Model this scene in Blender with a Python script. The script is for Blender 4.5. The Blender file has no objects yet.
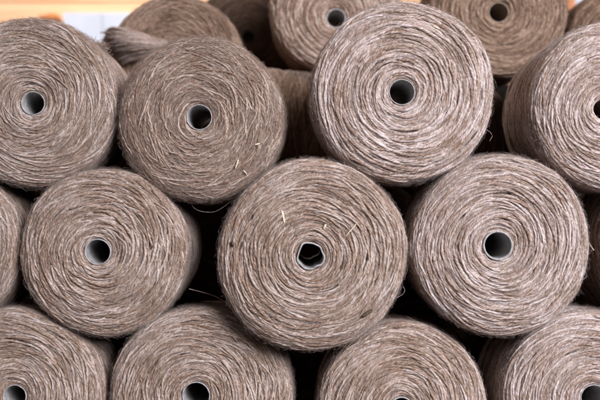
import bpy, math
import numpy as np

# ------------------------------------------------------------------ scene
sc = bpy.context.scene
COL = sc.collection
MM = 0.001
CAMD = 0.900            # camera to the plane of the spool faces
H0 = 0.288              # height of the optical axis above the shelf

# ------------------------------------------------------------------ materials
def nodes_of(m):
    m.use_nodes = True
    nt = m.node_tree
    for n in list(nt.nodes): nt.nodes.remove(n)
    out = nt.nodes.new('ShaderNodeOutputMaterial')
    b = nt.nodes.new('ShaderNodeBsdfPrincipled')
    nt.links.new(b.outputs[0], out.inputs[0])
    return nt, b

def math_n(nt, op, a, b=None, c=None):
    n = nt.nodes.new('ShaderNodeMath'); n.operation = op
    for i, v in enumerate((a, b, c)):
        if v is None: continue
        if isinstance(v, (int, float)): n.inputs[i].default_value = v
        else: nt.links.new(v, n.inputs[i])
    return n.outputs[0]

def ramp(nt, fac, stops):
    r = nt.nodes.new('ShaderNodeValToRGB')
    els = r.color_ramp.elements
    while len(els) < len(stops): els.new(0.5)
    for e, (p, c) in zip(els, stops):
        e.position = p; e.color = (*c, 1)
    nt.links.new(fac, r.inputs[0])
    return r.outputs[0]

def jute(name, dark, mid, pale, bias=0.0):
    """Twine of jute: UV x runs along the strand in mm, UV y round it."""
    m = bpy.data.materials.new(name)
    nt, b = nodes_of(m)
    uv = nt.nodes.new('ShaderNodeUVMap'); uv.uv_map = 'strand'
    sep = nt.nodes.new('ShaderNodeSeparateXYZ'); nt.links.new(uv.outputs[0], sep.inputs[0])
    U, V = sep.outputs[0], sep.outputs[1]
    att = nt.nodes.new('ShaderNodeAttribute'); att.attribute_name = 'seed'
    seed = att.outputs['Fac']
    # fibres: stretched noise, wound round the strand by the twist
    vv = math_n(nt, 'ADD', math_n(nt, 'MULTIPLY', V, 6.0), math_n(nt, 'MULTIPLY', U, 0.55))
    cmb = nt.nodes.new('ShaderNodeCombineXYZ')
    nt.links.new(math_n(nt, 'MULTIPLY', U, 0.16), cmb.inputs[0])
    nt.links.new(vv, cmb.inputs[1])
    nt.links.new(math_n(nt, 'MULTIPLY', seed, 170.0), cmb.inputs[2])
    no = nt.nodes.new('ShaderNodeTexNoise'); no.inputs['Scale'].default_value = 1.0
    no.inputs['Detail'].default_value = 4; no.inputs['Roughness'].default_value = 0.78
    nt.links.new(cmb.outputs[0], no.inputs['Vector'])
    # slow patches of colour along one strand
    cm2 = nt.nodes.new('ShaderNodeCombineXYZ')
    nt.links.new(math_n(nt, 'MULTIPLY', U, 0.06), cm2.inputs[0])
    nt.links.new(math_n(nt, 'MULTIPLY', seed, 311.0), cm2.inputs[2])
    n2 = nt.nodes.new('ShaderNodeTexNoise'); n2.inputs['Scale'].default_value = 1.0
    n2.inputs['Detail'].default_value = 2
    nt.links.new(cm2.outputs[0], n2.inputs['Vector'])
    # weathering across the whole spool
    tc = nt.nodes.new('ShaderNodeTexCoord')
    n3 = nt.nodes.new('ShaderNodeTexNoise'); n3.inputs['Scale'].default_value = 26
    n3.inputs['Detail'].default_value = 3
    nt.links.new(tc.outputs['Object'], n3.inputs['Vector'])
    f = math_n(nt, 'MULTIPLY', no.outputs[0], 1.5)
    f = math_n(nt, 'ADD', f, math_n(nt, 'MULTIPLY', n2.outputs[0], 0.42))
    f = math_n(nt, 'ADD', f, math_n(nt, 'MULTIPLY', n3.outputs[0], 0.30))
    f = math_n(nt, 'ADD', f, math_n(nt, 'MULTIPLY', seed, 0.30))
    f = math_n(nt, 'ADD', f, -0.80 + bias)
    col = ramp(nt, f, [(0.26, dark), (0.49, mid), (0.75, pale)])
    nt.links.new(col, b.inputs['Base Color'])
    b.inputs['Roughness'].default_value = 0.88
    b.inputs['Specular IOR Level'].default_value = 0.07
    b.inputs['Sheen Weight'].default_value = 0.2
    b.inputs['Sheen Roughness'].default_value = 0.5
    # twist of the plies + fibres
    tw = math_n(nt, 'SINE', math_n(nt, 'ADD', math_n(nt, 'MULTIPLY', V, 12.566),
                                   math_n(nt, 'MULTIPLY', U, 1.25)))
    hgt = math_n(nt, 'ADD', math_n(nt, 'MULTIPLY', tw, 0.14), math_n(nt, 'MULTIPLY', no.outputs[0], 1.3))
    bp = nt.nodes.new('ShaderNodeBump'); bp.inputs['Strength'].default_value = 0.6
    bp.inputs['Distance'].default_value = 0.0006
    nt.links.new(hgt, bp.inputs['Height']); nt.links.new(bp.outputs[0], b.inputs['Normal'])
    return m

def plain(name, col, rough=0.7, noise=0.0, scale=200, col2=None):
    m = bpy.data.materials.new(name)
    nt, b = nodes_of(m)
    b.inputs['Roughness'].default_value = rough
    b.inputs['Base Color'].default_value = (*col, 1)
    if col2:
        tc = nt.nodes.new('ShaderNodeTexCoord')
        no = nt.nodes.new('ShaderNodeTexNoise'); no.inputs['Scale'].default_value = scale
        no.inputs['Detail'].default_value = 5
        nt.links.new(tc.outputs['Object'], no.inputs['Vector'])
        nt.links.new(ramp(nt, no.outputs[0], [(0.3, col), (0.7, col2)]), b.inputs['Base Color'])
        bp = nt.nodes.new('ShaderNodeBump'); bp.inputs['Strength'].default_value = 0.4
        bp.inputs['Distance'].default_value = 0.0004
        nt.links.new(no.outputs[0], bp.inputs['Height']); nt.links.new(bp.outputs[0], b.inputs['Normal'])
    return m

def wood(name, c1, c2, axis, board):
    """Sawn boards, grain along `axis`."""
    m = bpy.data.materials.new(name)
    nt, b = nodes_of(m)
    tc = nt.nodes.new('ShaderNodeTexCoord')
    mp = nt.nodes.new('ShaderNodeMapping')
    s = [60, 60, 60]; s['xyz'.index(axis)] = 3
    mp.inputs['Scale'].default_value = s
    nt.links.new(tc.outputs['Object'], mp.inputs[0])
    no = nt.nodes.new('ShaderNodeTexNoise'); no.inputs['Scale'].default_value = 1
    no.inputs['Detail'].default_value = 6; no.inputs['Distortion'].default_value = 0.6
    nt.links.new(mp.outputs[0], no.inputs['Vector'])
    nt.links.new(ramp(nt, no.outputs[0], [(0.3, c1), (0.7, c2)]), b.inputs['Base Color'])
    b.inputs['Roughness'].default_value = 0.6
    bp = nt.nodes.new('ShaderNodeBump'); bp.inputs['Strength'].default_value = 0.5
    bp.inputs['Distance'].default_value = 0.001
    nt.links.new(no.outputs[0], bp.inputs['Height']); nt.links.new(bp.outputs[0], b.inputs['Normal'])
    return m

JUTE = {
    'grey':  jute('jute_grey',  (.180, .103, .064), (.395, .277, .216), (.64, .54, .50)),
    'tan':   jute('jute_tan',   (.155, .083, .052), (.350, .235, .178), (.62, .495, .425)),
    'pale':  jute('jute_pale',  (.185, .108, .069), (.425, .310, .258), (.68, .585, .565), 0.02),
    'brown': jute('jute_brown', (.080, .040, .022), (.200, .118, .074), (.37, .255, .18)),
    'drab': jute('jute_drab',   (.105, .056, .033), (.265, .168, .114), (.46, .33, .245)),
    'in_shade': jute('jute_in_shade', (.035, .019, .011), (.090, .052, .033), (.175, .115, .080)),  # jute darkened: shade of the rear spools put into the colour
}
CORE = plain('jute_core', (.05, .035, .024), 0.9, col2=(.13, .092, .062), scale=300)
CARD = plain('tube_card', (.27, .25, .24), 0.7, col2=(.46, .435, .43), scale=240)
CARDBR = plain('tube_card_brown', (.20, .15, .11), 0.7, col2=(.30, .235, .18), scale=240)
CARDDK = plain('tube_card_in_shade', (.03, .022, .016), 0.8, col2=(.06, .045, .033), scale=240)  # shade inside the rear bores put into the card colour
STRAW = plain('straw', (.60, .48, .33), 0.5, col2=(.80, .69, .52), scale=500)
STRAWD = plain('dark_mark_brown', (.06, .035, .02), 0.8, col2=(.11, .07, .045), scale=500)

# ------------------------------------------------------------------ mesh collecting
class MB:
    def __init__(s): s.v = []; s.f = []; s.uv = []; s.mi = []; s.sd = []; s.n = 0; s.sm = []
    def add(s, v, f, uv, mi, seed):
        s.v.append(np.asarray(v, np.float32)); s.f.append(np.asarray(f, np.int32) + s.n)
        s.uv.append(np.asarray(uv, np.float32)); s.mi.append(np.full(len(f), mi, np.int32))
        s.sd.append(np.asarray(seed, np.float32)); s.n += len(v)
    def build(s, name, mats, parent=None):
        v = np.concatenate(s.v) * MM; f = np.concatenate(s.f); uv = np.concatenate(s.uv)
        me = bpy.data.meshes.new(name)
        me.vertices.add(len(v)); me.vertices.foreach_set('co', v.ravel())
        me.loops.add(f.size); me.loops.foreach_set('vertex_index', f.ravel())
        me.polygons.add(len(f))
        me.polygons.foreach_set('loop_start', np.arange(0, f.size, 4, dtype=np.int32))
        me.polygons.foreach_set('loop_total', np.full(len(f), 4, np.int32))
        me.polygons.foreach_set('material_index', np.concatenate(s.mi))
        me.polygons.foreach_set('use_smooth', np.ones(len(f), bool))
        ul = me.uv_layers.new(name='strand'); ul.data.foreach_set('uv', uv.reshape(-1, 2).ravel())
        at = me.attributes.new('seed', 'FLOAT', 'POINT'); at.data.foreach_set('value', np.concatenate(s.sd))
        for m in mats: me.materials.append(m)
        me.update(calc_edges=True)
        o = bpy.data.objects.new(name, me); COL.objects.link(o); o.parent = parent
        return o

def sweep(mb, P, N, r, sides, mi, seed, u0=None):
    """P (n,m,3) centre lines, N (n,m,3) normals, r (n,m) radii -> n tubes."""
    n, m, _ = P.shape
    T = np.gradient(P, axis=1)
    L = np.linalg.norm(T, axis=2, keepdims=True); L[L < 1e-6] = 1e-6
    T = T / L
    B = np.cross(T, N); B /= np.maximum(np.linalg.norm(B, axis=2, keepdims=True), 1e-6)
    N = np.cross(B, T)
    ph = np.pi + np.arange(sides) * 2 * np.pi / sides
    V = (P[:, :, None, :] + r[:, :, None, None] *
         (np.cos(ph)[None, None, :, None] * N[:, :, None, :] + np.sin(ph)[None, None, :, None] * B[:, :, None, :]))
    idx = np.arange(n * m * sides).reshape(n, m, sides)
    nx = np.roll(idx, -1, axis=2)
    F = np.stack([idx[:, :-1], idx[:, 1:], nx[:, 1:], nx[:, :-1]], axis=-1).reshape(-1, 4)
    u = np.concatenate([np.zeros((n, 1)), np.cumsum(np.linalg.norm(np.diff(P, axis=1), axis=2), axis=1)], 1)
    if u0 is not None: u = u + u0[:, None]
    vv = np.arange(sides + 1) / sides
    U0 = np.broadcast_to(u[:, :-1, None], (n, m - 1, sides)); U1 = np.broadcast_to(u[:, 1:, None], (n, m - 1, sides))
    V0 = np.broadcast_to(vv[:-1], (n, m - 1, sides)); V1 = np.broadcast_to(vv[1:], (n, m - 1, sides))
    UV = np.stack([np.stack([U0, V0], -1), np.stack([U1, V0], -1), np.stack([U1, V1], -1), np.stack([U0, V1], -1)], 3).reshape(-1, 4, 2)
    S = np.repeat(seed, m * sides)
    mb.add(V.reshape(-1, 3), F, UV, mi, S)

def lathe(mb, prof, n, mi, off=None, warp=None, seed=0.4):
    """prof: list of (radius, depth); axis along local +y."""
    prof = np.array(prof, float); k = len(prof)
    th = np.arange(n) * 2 * np.pi / n
    R = prof[:, 0][:, None] * (warp(th)[None, :] if warp else 1)
    X = R * np.cos(th); Z = R * np.sin(th)
    Y = np.broadcast_to(prof[:, 1][:, None], X.shape).copy()
    if off is not None: X = X + off[:, 0][:, None]; Z = Z + off[:, 1][:, None]
    V = np.stack([X, Y, Z], -1)
    idx = np.arange(k * n).reshape(k, n); nx = np.roll(idx, -1, 1)
    F = np.stack([idx[:-1], idx[1:], nx[1:], nx[:-1]], -1).reshape(-1, 4)
    UV = np.zeros((len(F), 4, 2)); UV[:, :, 0] = np.arange(len(F))[:, None] * 0.7
    mb.add(V.reshape(-1, 3), F, UV, mi, np.full(k * n, seed))

# ------------------------------------------------------------------ one spool
class Spool:
    """Geometry of one wound spool in its own frame: face towards -y, axis +y, mm."""
    def __init__(s, R, rt, h, off, seed, dome=19, p=4.0, ecc=True):
        s.R, s.rt, s.h, s.off = R, rt, h, np.array(off, float)
        s.rng = np.random.default_rng(seed)
        a0 = math.asin(min(0.999, (rt / R) ** (p / 2)))
        a = np.linspace(a0, np.pi / 2, 400)
        rho = R * np.sin(a) ** (2 / p); y = dome * (1 - np.abs(np.cos(a)) ** (2 / p))
        y = y + 3.2 * np.exp(-(rho - rt) / 3.5)
        ys = np.linspace(dome, h - dome * 0.6, 60)[1:]
        rs = R * (1 + 0.012 * np.sin(np.pi * (ys - dome) / (h - dome * 1.6)))
        a2 = np.linspace(np.pi / 2, 0.45, 60)[1:]
        rb = R * np.sin(a2) ** (2 / p); yb = h - dome * 0.6 + dome * 0.6 * np.abs(np.cos(a2)) ** (2 / p)
        s.rho = np.concatenate([rho, rs, rb]); s.y = np.concatenate([y, ys, yb])
        d = np.hypot(np.diff(s.rho), np.diff(s.y))
        s.t = np.concatenate([[0], np.cumsum(d)])
        s.tface = s.t[399]; s.tside = s.t[399 + 59]; s.tend = s.t[-1]
        gr = np.gradient(s.rho, s.t); gy = np.gradient(s.y, s.t)
        l = np.hypot(gr, gy); s.nr, s.ny = gy / l, -gr / l      # outward normal
        r = s.rng
        s.am = r.uniform(0.003, 0.009, 3) * np.array([1, .7, .5]); s.ph = r.uniform(0, 6.28, 6)
    def warp(s, th):
        return 1 + sum(s.am[i] * np.cos((i + 2) * th + s.ph[i]) for i in range(3))
    def at(s, th, t, h):
        rho = np.interp(t, s.t, s.rho); y = np.interp(t, s.t, s.y)
        nr = np.interp(t, s.t, s.nr); ny = np.interp(t, s.t, s.ny)
        k = np.clip((rho - s.rt) / (s.R - s.rt), 0, 1)
        w = 1 + (s.warp(th) - 1) * k
        lump = 0.9 * np.sin(2 * th + s.ph[3] + rho * .045) + 0.6 * np.sin(5 * th + s.ph[4] - rho * .08)
        h = h + lump * np.clip(k * 3, 0, 1) * .8
        c, sn = np.cos(th), np.sin(th)
        ox = s.off[0] * (1 - k); oz = s.off[1] * (1 - k)
        face = np.where(t > s.tface, 0, 1)
        ox = ox * face; oz = oz * face
        rr = rho * w + nr * h
        P = np.stack([rr * c + ox, y + ny * h, rr * sn + oz], -1)
        N = np.stack([nr * c, ny + 0 * c, nr * sn], -1)
        return P, N
    def twine(s, mats, parent, yarn=1.12, dens=1.0, slope=0.12, bias=0.7, fuzz=1.0, mess=0.5, side=1.0, extra=None, fine=True):
        r = s.rng; mb = MB()
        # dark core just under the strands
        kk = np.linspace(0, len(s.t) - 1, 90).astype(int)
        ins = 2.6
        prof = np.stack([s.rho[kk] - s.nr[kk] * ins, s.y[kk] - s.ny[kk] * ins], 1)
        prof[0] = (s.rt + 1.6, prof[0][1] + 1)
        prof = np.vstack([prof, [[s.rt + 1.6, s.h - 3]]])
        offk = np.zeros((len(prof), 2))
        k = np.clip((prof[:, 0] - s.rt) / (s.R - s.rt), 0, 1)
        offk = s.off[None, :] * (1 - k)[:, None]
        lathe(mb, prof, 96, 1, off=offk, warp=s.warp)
        # strands of the end face, denser towards the rim
        A = np.pi * s.R ** 2 + 2 * np.pi * s.R * 25
        tmax = s.tface + 10
        def arcs(n, lo, hi, m, hlo, hhi, dip, sl, sides, rad):
            # sample t with probability ~ circumference
            g = np.interp(np.linspace(0, tmax, 400), s.t, s.rho); cdf = np.cumsum(g); cdf /= cdf[-1]
            t0 = np.interp(r.random(n), cdf, np.linspace(0, tmax, 400))
            rho0 = np.maximum(np.interp(t0, s.t, s.rho), s.rt + 1)
            L = r.uniform(lo, hi, n)
            L = np.minimum(L, rho0 * 3.0)
            dth = L / rho0
            th0 = r.uniform(0, 2 * np.pi, n)
            u = np.linspace(0, 1, m)[None, :]
            sg = np.where(r.random(n) < bias, 1, -1) * r.uniform(0.3, 1.5, n) * sl
            # the winding angle itself drifts round the face
            sg = sg + 0.05 * np.sin(3 * th0 + s.ph[5]) * np.sin(t0 * .11)
            t = t0[:, None] + (u - .5) * (sg * L)[:, None]
            t = t + mess * 0.8 * np.sin(u * r.uniform(3, 9, n)[:, None] + r.uniform(0, 6.28, n)[:, None])
            wl = r.uniform(7, 16, n)[:, None]; Lc = L[:, None] * u
            t = t + (.22 + .3 * mess) * np.sin(Lc / wl * 6.28 + r.uniform(0, 6.28, n)[:, None]) * r.random(n)[:, None] * (rad / 1.3)
            t = t + .55 * np.sin(9 * th0[:, None] + Lc * .16 + t0[:, None] * .5)
            t = np.where(t < 0.6, 1.2 - t, t)
            th = th0[:, None] + u * dth[:, None]
            h = r.uniform(hlo, hhi, n)[:, None] + dip * (1 - (2 * u - 1) ** 4) - dip
            h = h + 0.25 * mess * np.sin(u * 11 + r.uniform(0, 6.28, n)[:, None])
            P, N = s.at(th, t, h)
            rr = rad * r.uniform(.8, 1.25, n)[:, None] * (1 + .12 * np.sin(u * r.uniform(5, 22, n)[:, None] + r.uniform(0, 6, n)[:, None]))
            sweep(mb, P, N, rr, sides, 0, r.random(n), r.uniform(0, 400, n))
        sd = 6 if fine else 5
        n1 = int(A / (2 * yarn * 34) * 1.5 * dens)
        arcs(n1, 45, 110, 36 if fine else 18, -2.2, -1.2, 1.0, slope * .6, 5, yarn * 1.05)   # lower layer
        arcs(int(n1 * .92), 18, 58, 28 if fine else 14, -1.1, 0.55, 2.0, slope, sd, yarn)       # top layer
        # the last few turns hug the tube
        for q in range(3):
            th = np.linspace(0, 2 * np.pi * 1.04, 70)[None, :] + q * 1.3
            t = np.full_like(th, 0.8 + q * yarn * 1.7) + .5 * np.sin(th * 2 + q)
            P, N = s.at(th, t, -0.6 + .5 * np.sin(th * 3 + q * 2))
            sweep(mb, P, N, np.full(th.shape, yarn * .95), 5, 0, np.array([r.random()]))
        # cross-wound side
        ns = int(2 * np.pi * s.R * (s.tend - s.tface) / (2.1 * yarn * 160) * 1.5 * side)
        m = 40
        t0 = r.uniform(s.tface - 14, s.tend - 8, ns); L = r.uniform(110, 260, ns)
        th0 = r.uniform(0, 6.28, ns); u = np.linspace(0, 1, m)[None, :]
        sg = np.where(r.random(ns) < .5, 1, -1) * r.uniform(.12, .26, ns)
        t = t0[:, None] + (u - .5) * (sg * L)[:, None]
        t = s.tface - 14 + np.abs(t - (s.tface - 14)); t = np.where(t > s.tend, 2 * s.tend - t, t)
        th = th0[:, None] + u * (L / s.R)[:, None]
        h = r.uniform(-2.0, .2, ns)[:, None] + 1.2 * (1 - (2 * u - 1) ** 6) - 1.2
        P, N = s.at(th, t, h)
        sweep(mb, P, N, np.full(P.shape[:2], yarn * .95), 5, 0, r.random(ns), r.uniform(0, 400, ns))
        # fibres lying along the strands, and loose ones standing off
        def fibres(n, lo, hi, ang, hz, rad, m=4, trange=None, lift=0):
            ta, tb = trange or (0, tmax)
            x = np.linspace(ta, tb, 300); cdf = np.cumsum(np.interp(x, s.t, s.rho)); cdf /= cdf[-1]
            t0 = np.interp(r.random(n), cdf, x)
            rho0 = np.maximum(np.interp(t0, s.t, s.rho), s.rt + 2)
            L = r.uniform(lo, hi, n); a = r.normal(0, ang, n) + slope * bias * .6
            u = np.linspace(0, 1, m)[None, :]
            curl = r.normal(0, .25, n)[:, None]
            t = t0[:, None] + np.sin(a)[:, None] * L[:, None] * u + curl * L[:, None] * u * (1 - u)
            th = r.uniform(0, 6.28, n)[:, None] + (np.cos(a) * L / rho0)[:, None] * u * np.where(r.random(n) < .5, 1, -1)[:, None]
            t = np.abs(t)
            h = hz * r.random(n)[:, None] * (np.sin(u * np.pi * r.uniform(.5, 1.1, n)[:, None])) + .25 + lift * u * r.random(n)[:, None]
            P, N = s.at(th, t, h)
            rr = rad * r.uniform(.6, 1.4, n)[:, None] * (1 - .5 * u)
            sweep(mb, P, N, rr, 3, 0, r.random(n) + .35, r.uniform(0, 400, n))
        if fine:
            fibres(int(4200 * fuzz), 4, 12, .28, 1.1, .095)
            fibres(int(3000 * fuzz), 3, 9, .6, 1.8, .075)
            fibres(int(700 * fuzz), 4, 11, 1.2, 3.0, .07, lift=3)
            fibres(int(4200 * fuzz), 4, 13, .9, 2.4, .075, trange=(s.tface - 22, s.tface + 60), lift=3.5)
        else:
            fibres(int(1800 * fuzz), 5, 16, .3, 1.6, .14)
            fibres(int(900 * fuzz), 4, 12, .9, 2.2, .11, trange=(s.tface - 22, s.tface + 60), lift=3)
        if extra: extra(s, mb)
        return mb.build('wound_twine', [mats, CORE], parent)
    def tube(s, mat, parent, wall=1.5, stick=-1.0, crush=0.0, ro=None):
        mb = MB(); ro = ro or s.rt
        r = s.rng
        y0 = s.y[0] - 3 - stick
        rough = np.convolve(r.uniform(-1.1, 1.1, 84), np.ones(5) / 5, 'valid') + r.uniform(-.2, .2, 80)
        def wp(th):
            return 1 + crush * (.10 * np.cos(3 * th + .6) + .08 * np.cos(5 * th + 2.0) + .03 * np.cos(9 * th)) + .008 * np.cos(2 * th + 1)
        prof = [(ro, s.h - 2), (ro, y0 + 4), (ro, y0 + .4), (ro - .35, y0), (ro - wall + .35, y0), (ro - wall, y0 + .4),
                (ro - wall, y0 + 6), (ro - wall, s.h * .5), (ro - wall, s.h - 2.6), (ro - wall + .1, s.h - 2.1), (ro - .1, s.h - 2), (ro, s.h - 2)]
        lathe(mb, prof, 80, 0, off=np.tile(s.off, (len(prof), 1)), warp=wp)
        v = mb.v[0].reshape(len(prof), 80, 3)
        v[2:6, :, 1] += rough[None, :] + (crush * 1.5 * np.sin(np.arange(80) * 2 * np.pi / 80 * 2))[None, :]
        # spiral seam of the paper tube: a shallow step in the bore
        return mb.build('cardboard_tube', [mat], parent)

def empty(name, loc):
    e = bpy.data.objects.new(name, None); COL.objects.link(e); e.location = loc
    e.empty_display_size = .02
    return e

def place(px, py, depth):
    k = (CAMD + depth) / CAMD
    return ((px - 300) * MM * k, depth, H0 + (200 - py) * MM * k)

def rod(name, parent, pts, r0, mat, sides=6):
    """A thin tapered stalk through pts (mm, spool frame)."""
    mb = MB(); P = np.array(pts, float)
    u = np.linspace(0, 1, 9); k = np.linspace(0, 1, len(P))
    Q = np.stack([np.interp(u, k, P[:, i]) for i in range(3)], 1)[None]
    N = np.tile(np.array([0.05, -1, 0.03]), (1, 9, 1))
    rr = r0 * np.array([.15, .8, 1, 1.05, 1, .95, .9, .8, .15])[None]
    sweep(mb, Q, N, rr, sides, 0, np.array([.5]))
    return mb.build(name, [mat], parent)

FRONT_GROUP = 'twine spools stacked in the front tier'
BACK_GROUP = 'twine spools of the tier behind'
SP = {}
def spool(key, px, py, rpx, hole, rt, depth, label, mat='grey', h=150, group=FRONT_GROUP, tubemat=None,
          tube=None, tilt=(0, 0), seed=None, fine=True, **kw):
    """px,py,rpx: outline in the photo's scale at `depth`; hole: centre of the bore."""
    k = (CAMD + depth) / CAMD
    kr = (CAMD + depth + .018) / CAMD
    # outline is seen at the widest ring, ~22 mm behind the face
    R = rpx * kr - 2.2
    cx, _, cz = (px - 300) * MM * kr, 0, H0 + (200 - py) * MM * kr
    e = empty('twine_spool', (cx, depth, cz))
    e.rotation_euler = (math.radians(tilt[0]), 0, math.radians(tilt[1]))
    hx, _, hz = place(hole[0], hole[1], depth)
    off = ((hx - cx) / MM, (hz - cz) / MM)
    e['label'] = label; e['category'] = 'twine spool'; e['group'] = group
    s = Spool(R, rt * k, h, off, seed or sum(map(ord, key)) * 7 + 3)
    s.twine(JUTE[mat], e, fine=fine, **kw)
    s.tube(tubemat or CARD, e, **(tube or {}))
    SP[key] = (s, e, k)
    return s, e

def on_face(key, px, py, lift=.9):
    """photo position -> point on that spool's face in its own frame (mm)."""
    s, e, k = SP[key]
    x = ((px - 300) * k) - e.location.x / MM; z = ((200 - py) * k) - (e.location.z - H0) / MM
    rho = math.hypot(x, z)
    i = np.interp(rho, s.rho[:400], s.y[:400])
    return (x, float(i) - lift, z)

# ---- front tier, top row
def tuft(px, py, dx, dz, n=300, L=6):
    def f(s, mb):
        r = s.rng
        base = np.array([px, py, 0.0])
        th = math.atan2(py, px)
        u = np.linspace(0, 1, 6)[None, :]
        t0 = s.tface + 55 - r.uniform(0, 8, n)
        P0, N0 = s.at(np.full(n, th) + r.normal(0, .05, n), t0, np.zeros(n))
        d = np.stack([dx + r.normal(0, .5, n), r.normal(0, .4, n), dz + r.normal(0, .5, n)], 1)
        b = r.normal(0, .7, (n, 3))
        Ln = r.uniform(.4, 1, n)[:, None, None] * L
        P = P0[:, None, :] + d[:, None, :] * Ln * u[..., None] + b[:, None, :] * Ln * (u ** 2)[..., None] * .6
        sweep(mb, P, np.tile(np.array([0, -1., .1]), (n, 6, 1)), np.full((n, 6), .15), 3, 0, r.random(n))
    return f

spool('A', 34, 103, 86, (32.5, 103), 12, .012, 'greyish fuzzy spool at the upper left corner, its left rim cut off by the frame',
      'grey', yarn=0.98, slope=.17, fuzz=1.35, mess=0.64, extra=tuft(56, 64, .7, .6), tube=dict(wall=1.05))
spool('B', 201, 119.5, 83.5, (199, 117), 13, .004, 'shaggiest tan spool, left of top centre, with straw chips at its lower right',
      'tan', yarn=0.91, slope=.22, bias=.55, fuzz=2.1, mess=0.88, dens=1.1, tube=dict(wall=1.05))
spool('C', 402, 93, 92, (402, 92), 13.2, -.012, 'pale coarsely wound spool with crisp rings, highest of the large sharp faces',
      'pale', yarn=1.26, slope=.10, bias=.85, fuzz=.8, mess=0.28, tube=dict(wall=1.05, stick=-.4))
spool('D', 613, 107, 86.5, (604.5, 109), 11, .0, 'pale spool at the upper right edge, its bore half cut off by the frame',
      'pale', yarn=1.13, slope=.14, bias=.8, fuzz=.9, mess=0.36, tubemat=CARDBR, tube=dict(wall=1.2, stick=-3))
# ---- front tier, middle row
spool('H', -62, 246, 85, (-66, 246), 12, .006, 'grey spool in the middle row, only its right sliver showing at the left edge',
      'grey', yarn=1.02, slope=.17, fuzz=1.2, mess=0.56)
spool('E', 105, 252, 84.5, (97.5, 252), 13.2, .0, 'tan spool left of the crumpled-tube one, its bore showing a bluish white crescent',
      'grey', yarn=1.13, slope=.15, bias=.7, fuzz=.9, mess=0.48, tube=dict(wall=1.05, stick=.2))
spool('F', 312, 255, 96, (310.5, 256), 14, -.026, 'largest spool, in the centre, with a crumpled tube mouth and straw chips',
      'grey', yarn=1.12, slope=.11, bias=.6, fuzz=1.0, mess=0.40, tube=dict(wall=1.7, stick=.8, crush=.5))
spool('G', 499, 245, 91, (498, 245.5), 15, -.010, 'pale tightly ringed spool right of the largest one, with a thick grey tube rim',
      'pale', yarn=1.10, slope=.10, bias=.8, fuzz=.9, mess=0.32, tube=dict(wall=1.9, stick=.8))
spool('I', 686, 250, 88, (690, 250), 12, .012, 'shaded spool in the middle row, only a brown sliver showing at the right edge',
      'tan', yarn=1.08, slope=.14, fuzz=1.0)
# ---- front tier, bottom row
spool('J', 17, 396, 90, (14, 397), 12, .004, 'greyish spool filling the bottom left corner, its bore at the lower edge',
      'grey', tilt=(-2.6, 0), yarn=1.07, slope=.13, bias=.75, fuzz=1.0, mess=0.40, tube=dict(wall=1.05))
spool('K', 201, 396, 92, (196, 396), 14, .004, 'second spool from the left in the bottom row, its tube mouth cut by the frame',
      'grey', tilt=(-3.6, 0), yarn=1.04, slope=.14, bias=.7, fuzz=1.1, mess=0.48, tube=dict(wall=1.05, stick=.8))
spool('L', 402, 406, 86, (402, 409), 12, .0, 'third spool from the left in the bottom row, its bore barely in view',
      'grey', tilt=(-4.2, 0), yarn=1.16, slope=.12, bias=.8, fuzz=.9, mess=0.32)
spool('M', 591, 398, 91.5, (595, 399), 14, .0, 'pale spool in the bottom right corner with a shaded brown side',
      'pale', tilt=(-3, 0), yarn=1.10, slope=.12, bias=.8, fuzz=.9, mess=0.32, tube=dict(wall=1.05))
# ---- tier behind
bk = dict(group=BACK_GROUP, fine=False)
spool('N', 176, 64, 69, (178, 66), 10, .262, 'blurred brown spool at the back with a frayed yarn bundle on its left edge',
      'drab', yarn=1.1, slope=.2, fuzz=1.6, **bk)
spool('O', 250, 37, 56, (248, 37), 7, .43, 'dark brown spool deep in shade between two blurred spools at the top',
      'in_shade', yarn=1.2, slope=.1, tubemat=CARDDK, **bk)
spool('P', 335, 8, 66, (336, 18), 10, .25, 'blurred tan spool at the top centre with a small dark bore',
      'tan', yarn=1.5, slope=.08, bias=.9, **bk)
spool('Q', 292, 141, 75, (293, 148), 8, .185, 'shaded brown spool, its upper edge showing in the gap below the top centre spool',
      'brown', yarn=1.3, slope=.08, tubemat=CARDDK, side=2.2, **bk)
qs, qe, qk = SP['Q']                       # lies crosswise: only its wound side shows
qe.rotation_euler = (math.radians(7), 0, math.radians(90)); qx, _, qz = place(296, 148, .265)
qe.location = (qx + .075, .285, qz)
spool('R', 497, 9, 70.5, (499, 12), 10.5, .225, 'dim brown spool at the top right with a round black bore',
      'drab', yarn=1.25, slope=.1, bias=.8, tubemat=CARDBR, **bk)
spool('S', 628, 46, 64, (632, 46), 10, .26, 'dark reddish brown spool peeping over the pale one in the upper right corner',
      'brown', yarn=1.2, slope=.1, **bk)

# ---- dark spools seen only as near-black shapes in the gaps: one built, the others copied
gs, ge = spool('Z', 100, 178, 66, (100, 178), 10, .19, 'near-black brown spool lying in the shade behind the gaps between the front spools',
               'in_shade', tubemat=CARDDK, yarn=1.4, dens=.7, side=.6, fuzz=.5, group='shaded spools behind the gaps', fine=False)
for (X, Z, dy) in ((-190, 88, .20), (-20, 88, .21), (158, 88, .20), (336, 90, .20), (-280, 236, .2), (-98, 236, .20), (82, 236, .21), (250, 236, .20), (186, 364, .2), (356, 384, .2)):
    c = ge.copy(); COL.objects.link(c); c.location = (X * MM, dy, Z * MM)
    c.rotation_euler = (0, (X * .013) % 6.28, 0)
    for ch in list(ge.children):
        d = ch.copy(); COL.objects.link(d); d.parent = c

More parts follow.
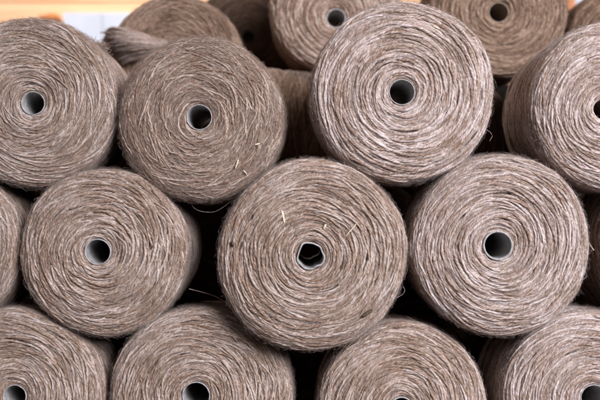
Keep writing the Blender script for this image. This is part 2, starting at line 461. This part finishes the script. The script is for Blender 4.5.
# ------------------------------------------------------------------ small things caught in the yarn
def chip(key, a, b, r0, mat=STRAW, name='straw_fragment', lift=1.2):
    p = on_face(key, *a, lift=lift); q = on_face(key, *b, lift=lift)
    m = tuple((p[i] + q[i]) / 2 + (0.25, -.4, .2)[i] for i in range(3))
    rod(name, SP[key][1], [p, m, q], r0 * 1.6, mat)
chip('F', (281.5, 210), (284.5, 224), .85)
chip('F', (326, 224), (323, 229), .7)
chip('F', (356.5, 223.5), (345.5, 236), .45)
chip('F', (231, 241), (233.5, 246.5), 1.0, STRAWD, 'dark_mark')
chip('F', (361, 318), (373, 309.5), 1.3, STRAWD, 'dark_mark', .9)  # dark rod standing in for the shade of a gash in the yarn
chip('B', (238.5, 159), (235, 169), .6)
chip('B', (254.5, 145), (260, 143.5), .55)
chip('B', (243, 170), (247, 175), .4)
chip('C', (433, 26), (440, 29), .6)
chip('E', (153, 245), (151, 250), .5, STRAWD, 'dark_mark')
chip('E', (113, 329.5), (118, 333), .4)
def stray(key, pts, r0=.16, dy=0):
    s, e, k = SP[key]
    P = [((x - 300) * k - e.location.x / MM, 24 + dy, (200 - y) * k - (e.location.z - H0) / MM) for x, y in pts]
    mb = MB(); P = np.array(P, float); n = 24
    u = np.linspace(0, 1, n); kk = np.linspace(0, 1, len(P))
    Q = np.stack([np.interp(u, kk, P[:, i]) for i in range(3)], 1)
    for _ in range(3): Q[1:-1] = (Q[:-2] + Q[1:-1] * 2 + Q[2:]) / 4
    sweep(mb, Q[None], np.tile(np.array([.05, -1, .03]), (1, n, 1)), np.full((1, n), r0), 4, 0, np.array([.8]))
    return mb.build('loose_strand', [JUTE['pale']], e)
stray('B', [(186, 198), (190, 208), (198, 212), (212, 213), (222, 207), (232, 199)], .2)
stray('B', [(158, 188), (164, 197), (176, 202), (190, 201)], .16)
stray('K', [(186, 290), (198, 293), (212, 297), (226, 305)], .4, -6)
stray('G', [(588, 228), (593, 236), (597, 243), (603, 252)], .6, 4)
stray('F', [(398, 300), (405, 296), (407, 292), (405, 288)], .18, -8)
stray('C', [(489, 128), (494, 131), (496, 135), (493, 140)], .16, -8)
stray('A', [(112, 168), (116, 176), (124, 181)], .2)

# frayed bundle on the left of spool N: a hank of unspun fibre tapering to a knot on the right
s, e, k = SP['N']
rng = np.random.default_rng(5)
mb = MB()
def loc(x, y): return np.array([(x - 300) * k - e.location.x / MM, (200 - y) * k - (e.location.z - H0) / MM])
n, m = 1500, 14
a = rng.random(n)                                   # where in the fan
u = np.linspace(0, 1, m)[None, :]
apex = loc(168, 47); 
endx = np.interp(a, [0, .3, .6, 1], [loc(108, 0)[0], loc(104, 0)[0], loc(107, 0)[0], loc(118, 0)[0]])
endz = np.interp(a, [0, 1], [loc(0, 26)[1], loc(0, 68)[1]])
bulge = np.sin(a * np.pi)
lay = np.sqrt(rng.random(n))
th_ = (12 + 20 * bulge) * lay
midz = (apex[1] + endz) / 2 + (rng.normal(0, 2.5, n)) + 7 * (0.5 - a)
X = (1 - u) ** 2 * apex[0] + 2 * u * (1 - u) * ((apex[0] + endx) / 2)[:, None] + u ** 2 * (endx + rng.normal(0, 3, n))[:, None]
Zc = (1 - u) ** 2 * (apex[1] + rng.normal(0, 2.4, n))[:, None] + 2 * u * (1 - u) * midz[:, None] + u ** 2 * (endz + rng.normal(0, 1.5, n))[:, None]
Zc = Zc + .9 * np.sin(u * rng.uniform(6, 16, n)[:, None] + rng.uniform(0, 6, n)[:, None])
Y = 9 - (np.sin(np.clip(u * 1.15, 0, 1) * np.pi) ** .8) * th_[:, None] - 15 + 75 * np.clip(u - .74, 0, 1) ** 1.0 + 110 * np.clip(u - .85, 0, 1)
X = X - 7 * u + 30 * np.clip(u - .80, 0, 1) ** 1.5 * (.6 + .8 * rng.random(n))[:, None]
P = np.stack([X, Y, Zc], -1)
sweep(mb, P, np.tile(np.array([0.03, -1, .05]), (n, m, 1)), (rng.uniform(.15, .5, n) * np.where(rng.random(n) < .12, 2.4, 1))[:, None] * np.ones((1, m)), 4, 0, rng.random(n), rng.uniform(0, 300, n))
# thicker wound turns lying over the loose fibre
n2 = 7
sel = rng.permutation(n)[:n2]
Pt = P[sel].copy(); Pt[:, :, 1] = Pt[:, :, 1] - .6
sweep(mb, Pt, np.tile(np.array([0.03, -1, .05]), (n2, m, 1)), np.full((n2, m), 1.25), 6, 0, rng.random(n2), rng.uniform(0, 300, n2))
fr = mb.build('frayed_yarn_bundle', [JUTE['pale']], e)
fr['label'] = 'pale frayed hank of loose jute fibre at the left edge'

# ------------------------------------------------------------------ setting
def box(mb, x0, x1, y0, y1, z0, z1, mi=0):
    V = [(x, y, z) for x in (x0, x1) for y in (y0, y1) for z in (z0, z1)]
    F = [(0, 1, 3, 2), (4, 6, 7, 5), (0, 4, 5, 1), (2, 3, 7, 6), (0, 2, 6, 4), (1, 5, 7, 3)]
    mb.add(np.array(V, float), np.array(F), np.zeros((6, 4, 2)), mi, np.zeros(8))
def flat(o):
    o.data.polygons.foreach_set('use_smooth', np.zeros(len(o.data.polygons), bool)); return o
W1 = wood('pine_boards', (.72, .40, .22), (.86, .56, .34), 'x', .1)
W2 = wood('orange_post', (.50, .17, .045), (.66, .26, .08), 'z', .1)
W3 = wood('shelf_boards', (.045, .03, .02), (.09, .06, .04), 'x', .1)
PAINT = plain('white_paint', (.55, .60, .70), .6, col2=(.62, .67, .76), scale=30)

mb = MB()
for i in range(6):
    box(mb, -1100, 1100, -230 + i * 206, -230 + i * 206 + 203, -30, -7)
sh = flat(mb.build('shelf_floor', [W3])); sh['kind'] = 'structure'
mb = MB()
for i in range(4):
    box(mb, -700, 700, 618, 636, -7 + i * 122, -1 + i * 122 + 119)
bb = flat(mb.build('light_block_board', [plain('light_block_black', (.012, .009, .007), .95, col2=(.022, .016, .012), scale=60)])); bb['label'] = 'added dark board blocking wall light behind the rear tier of spools'; bb['category'] = 'board'  # unseen near-black board added to stop the lit wall leaking through gaps
mb = MB(); WY = 900
for i in range(12):
    box(mb, -1500, 1500, WY, WY + 20 + (i % 2) * 1.5, -22 + i * 118, -22 + i * 118 + 115.5)
w = flat(mb.build('wall', [W1])); w['kind'] = 'structure'
mb = MB(); box(mb, -1500, 1500, WY + 24, WY + 40, -22, 1400)
w = flat(mb.build('wall_backing', [PAINT])); w['kind'] = 'structure'

def wallpt(px, py, depth):
    p = place(px, py, depth); return p[0] / MM, p[2] / MM
D = .85
x0, z1 = wallpt(63, 12.5, D); x1, z0 = wallpt(150, 100, D)
mb = MB(); box(mb, x0, x1, D * 1000, D * 1000 + 49, z0, z1)
xs, _ = wallpt(103, 0, D)
e1 = empty('white_board', (0, 0, 0)); e1['label'] = 'white bluish board leaning against the pine wall behind the upper left spools'; e1['category'] = 'board'
flat(mb.build('panel', [PAINT], e1))
mb = MB(); box(mb, xs - 1.2, xs + 1.2, D * 1000 - 2, D * 1000 - .2, z0, z1 - 2)
flat(mb.build('seam_strip', [plain('seam', (.5, .52, .58), .6)], e1))
x0, z1 = wallpt(46, 13.5, .86); x1, z0 = wallpt(56, 19, .86)
mb = MB(); box(mb, x0, x1, 860, 899, z0, z1); box(mb, x0 - 18, x0 - 4, 870, 899, z0, z1 - 1)
o = flat(mb.build('wooden_block', [W2])); o['label'] = 'small blurred orange block on the wall beside the white board'; o['category'] = 'block'
x0, z1 = wallpt(568, -60, .82); x1, z0 = wallpt(575.5, 60, .82)
mb = MB(); box(mb, x0, x1, 820, 840, -1, 900)
o = flat(mb.build('wooden_post', [W2])); o['label'] = 'orange wooden post in front of a white panel at the upper right'; o['category'] = 'post'
x0, z1 = wallpt(555, -60, .86); x1, z0 = wallpt(640, 60, .86)
mb = MB(); box(mb, x0, x1, 860, 885, -1, 900)
o = flat(mb.build('white_sheet', [PAINT])); o['label'] = 'white sheet of board behind the orange post at the upper right'; o['category'] = 'sheet'

# ------------------------------------------------------------------ light
def area(name, loc, target, sx, sy, power, col):
    l = bpy.data.lights.new(name, 'AREA'); l.shape = 'RECTANGLE'; l.size = sx; l.size_y = sy
    l.energy = power; l.color = col
    o = bpy.data.objects.new(name, l); COL.objects.link(o); o.location = loc
    import mathutils
    d = mathutils.Vector(target) - mathutils.Vector(loc)
    o.rotation_euler = d.to_track_quat('-Z', 'Y').to_euler()
    return o
area('window_light', (1.25, -1.75, 1.2), (0.0, 0, .28), 1.4, 1.1, 112, (.915, .93, 1.0))
area('fill_light', (-.6, -1.9, 1.3), (0, 0, .3), 1.2, 1.0, 1.8, (1.0, .84, .70))  # weak warm fill added from the front left, no lamp stands there
area('back_lamp', (-.45, .55, 1.35), (-.35, .9, .60), .6, .3, 10.5, (1.0, .83, .70))

w = bpy.data.worlds.new('World'); sc.world = w; w.use_nodes = True
bg = w.node_tree.nodes['Background']; bg.inputs[0].default_value = (.75, .8, 1, 1); bg.inputs[1].default_value = .045

# ------------------------------------------------------------------ camera
cd = bpy.data.cameras.new('camera'); co = bpy.data.objects.new('camera', cd); COL.objects.link(co)
co.location = (0, -CAMD, H0); co.rotation_euler = (math.pi / 2, 0, 0)
cd.sensor_width = 36; cd.lens = 36 * CAMD / .600
cd.clip_start = .01; cd.clip_end = 50
cd.dof.use_dof = True; cd.dof.focus_distance = CAMD + .004; cd.dof.aperture_fstop = 4.2
sc.camera = co
sc.view_settings.view_transform = 'Standard'; sc.view_settings.look = 'None'
sc.view_settings.exposure = 0; sc.view_settings.gamma = 1
sc.cycles.max_bounces = 6
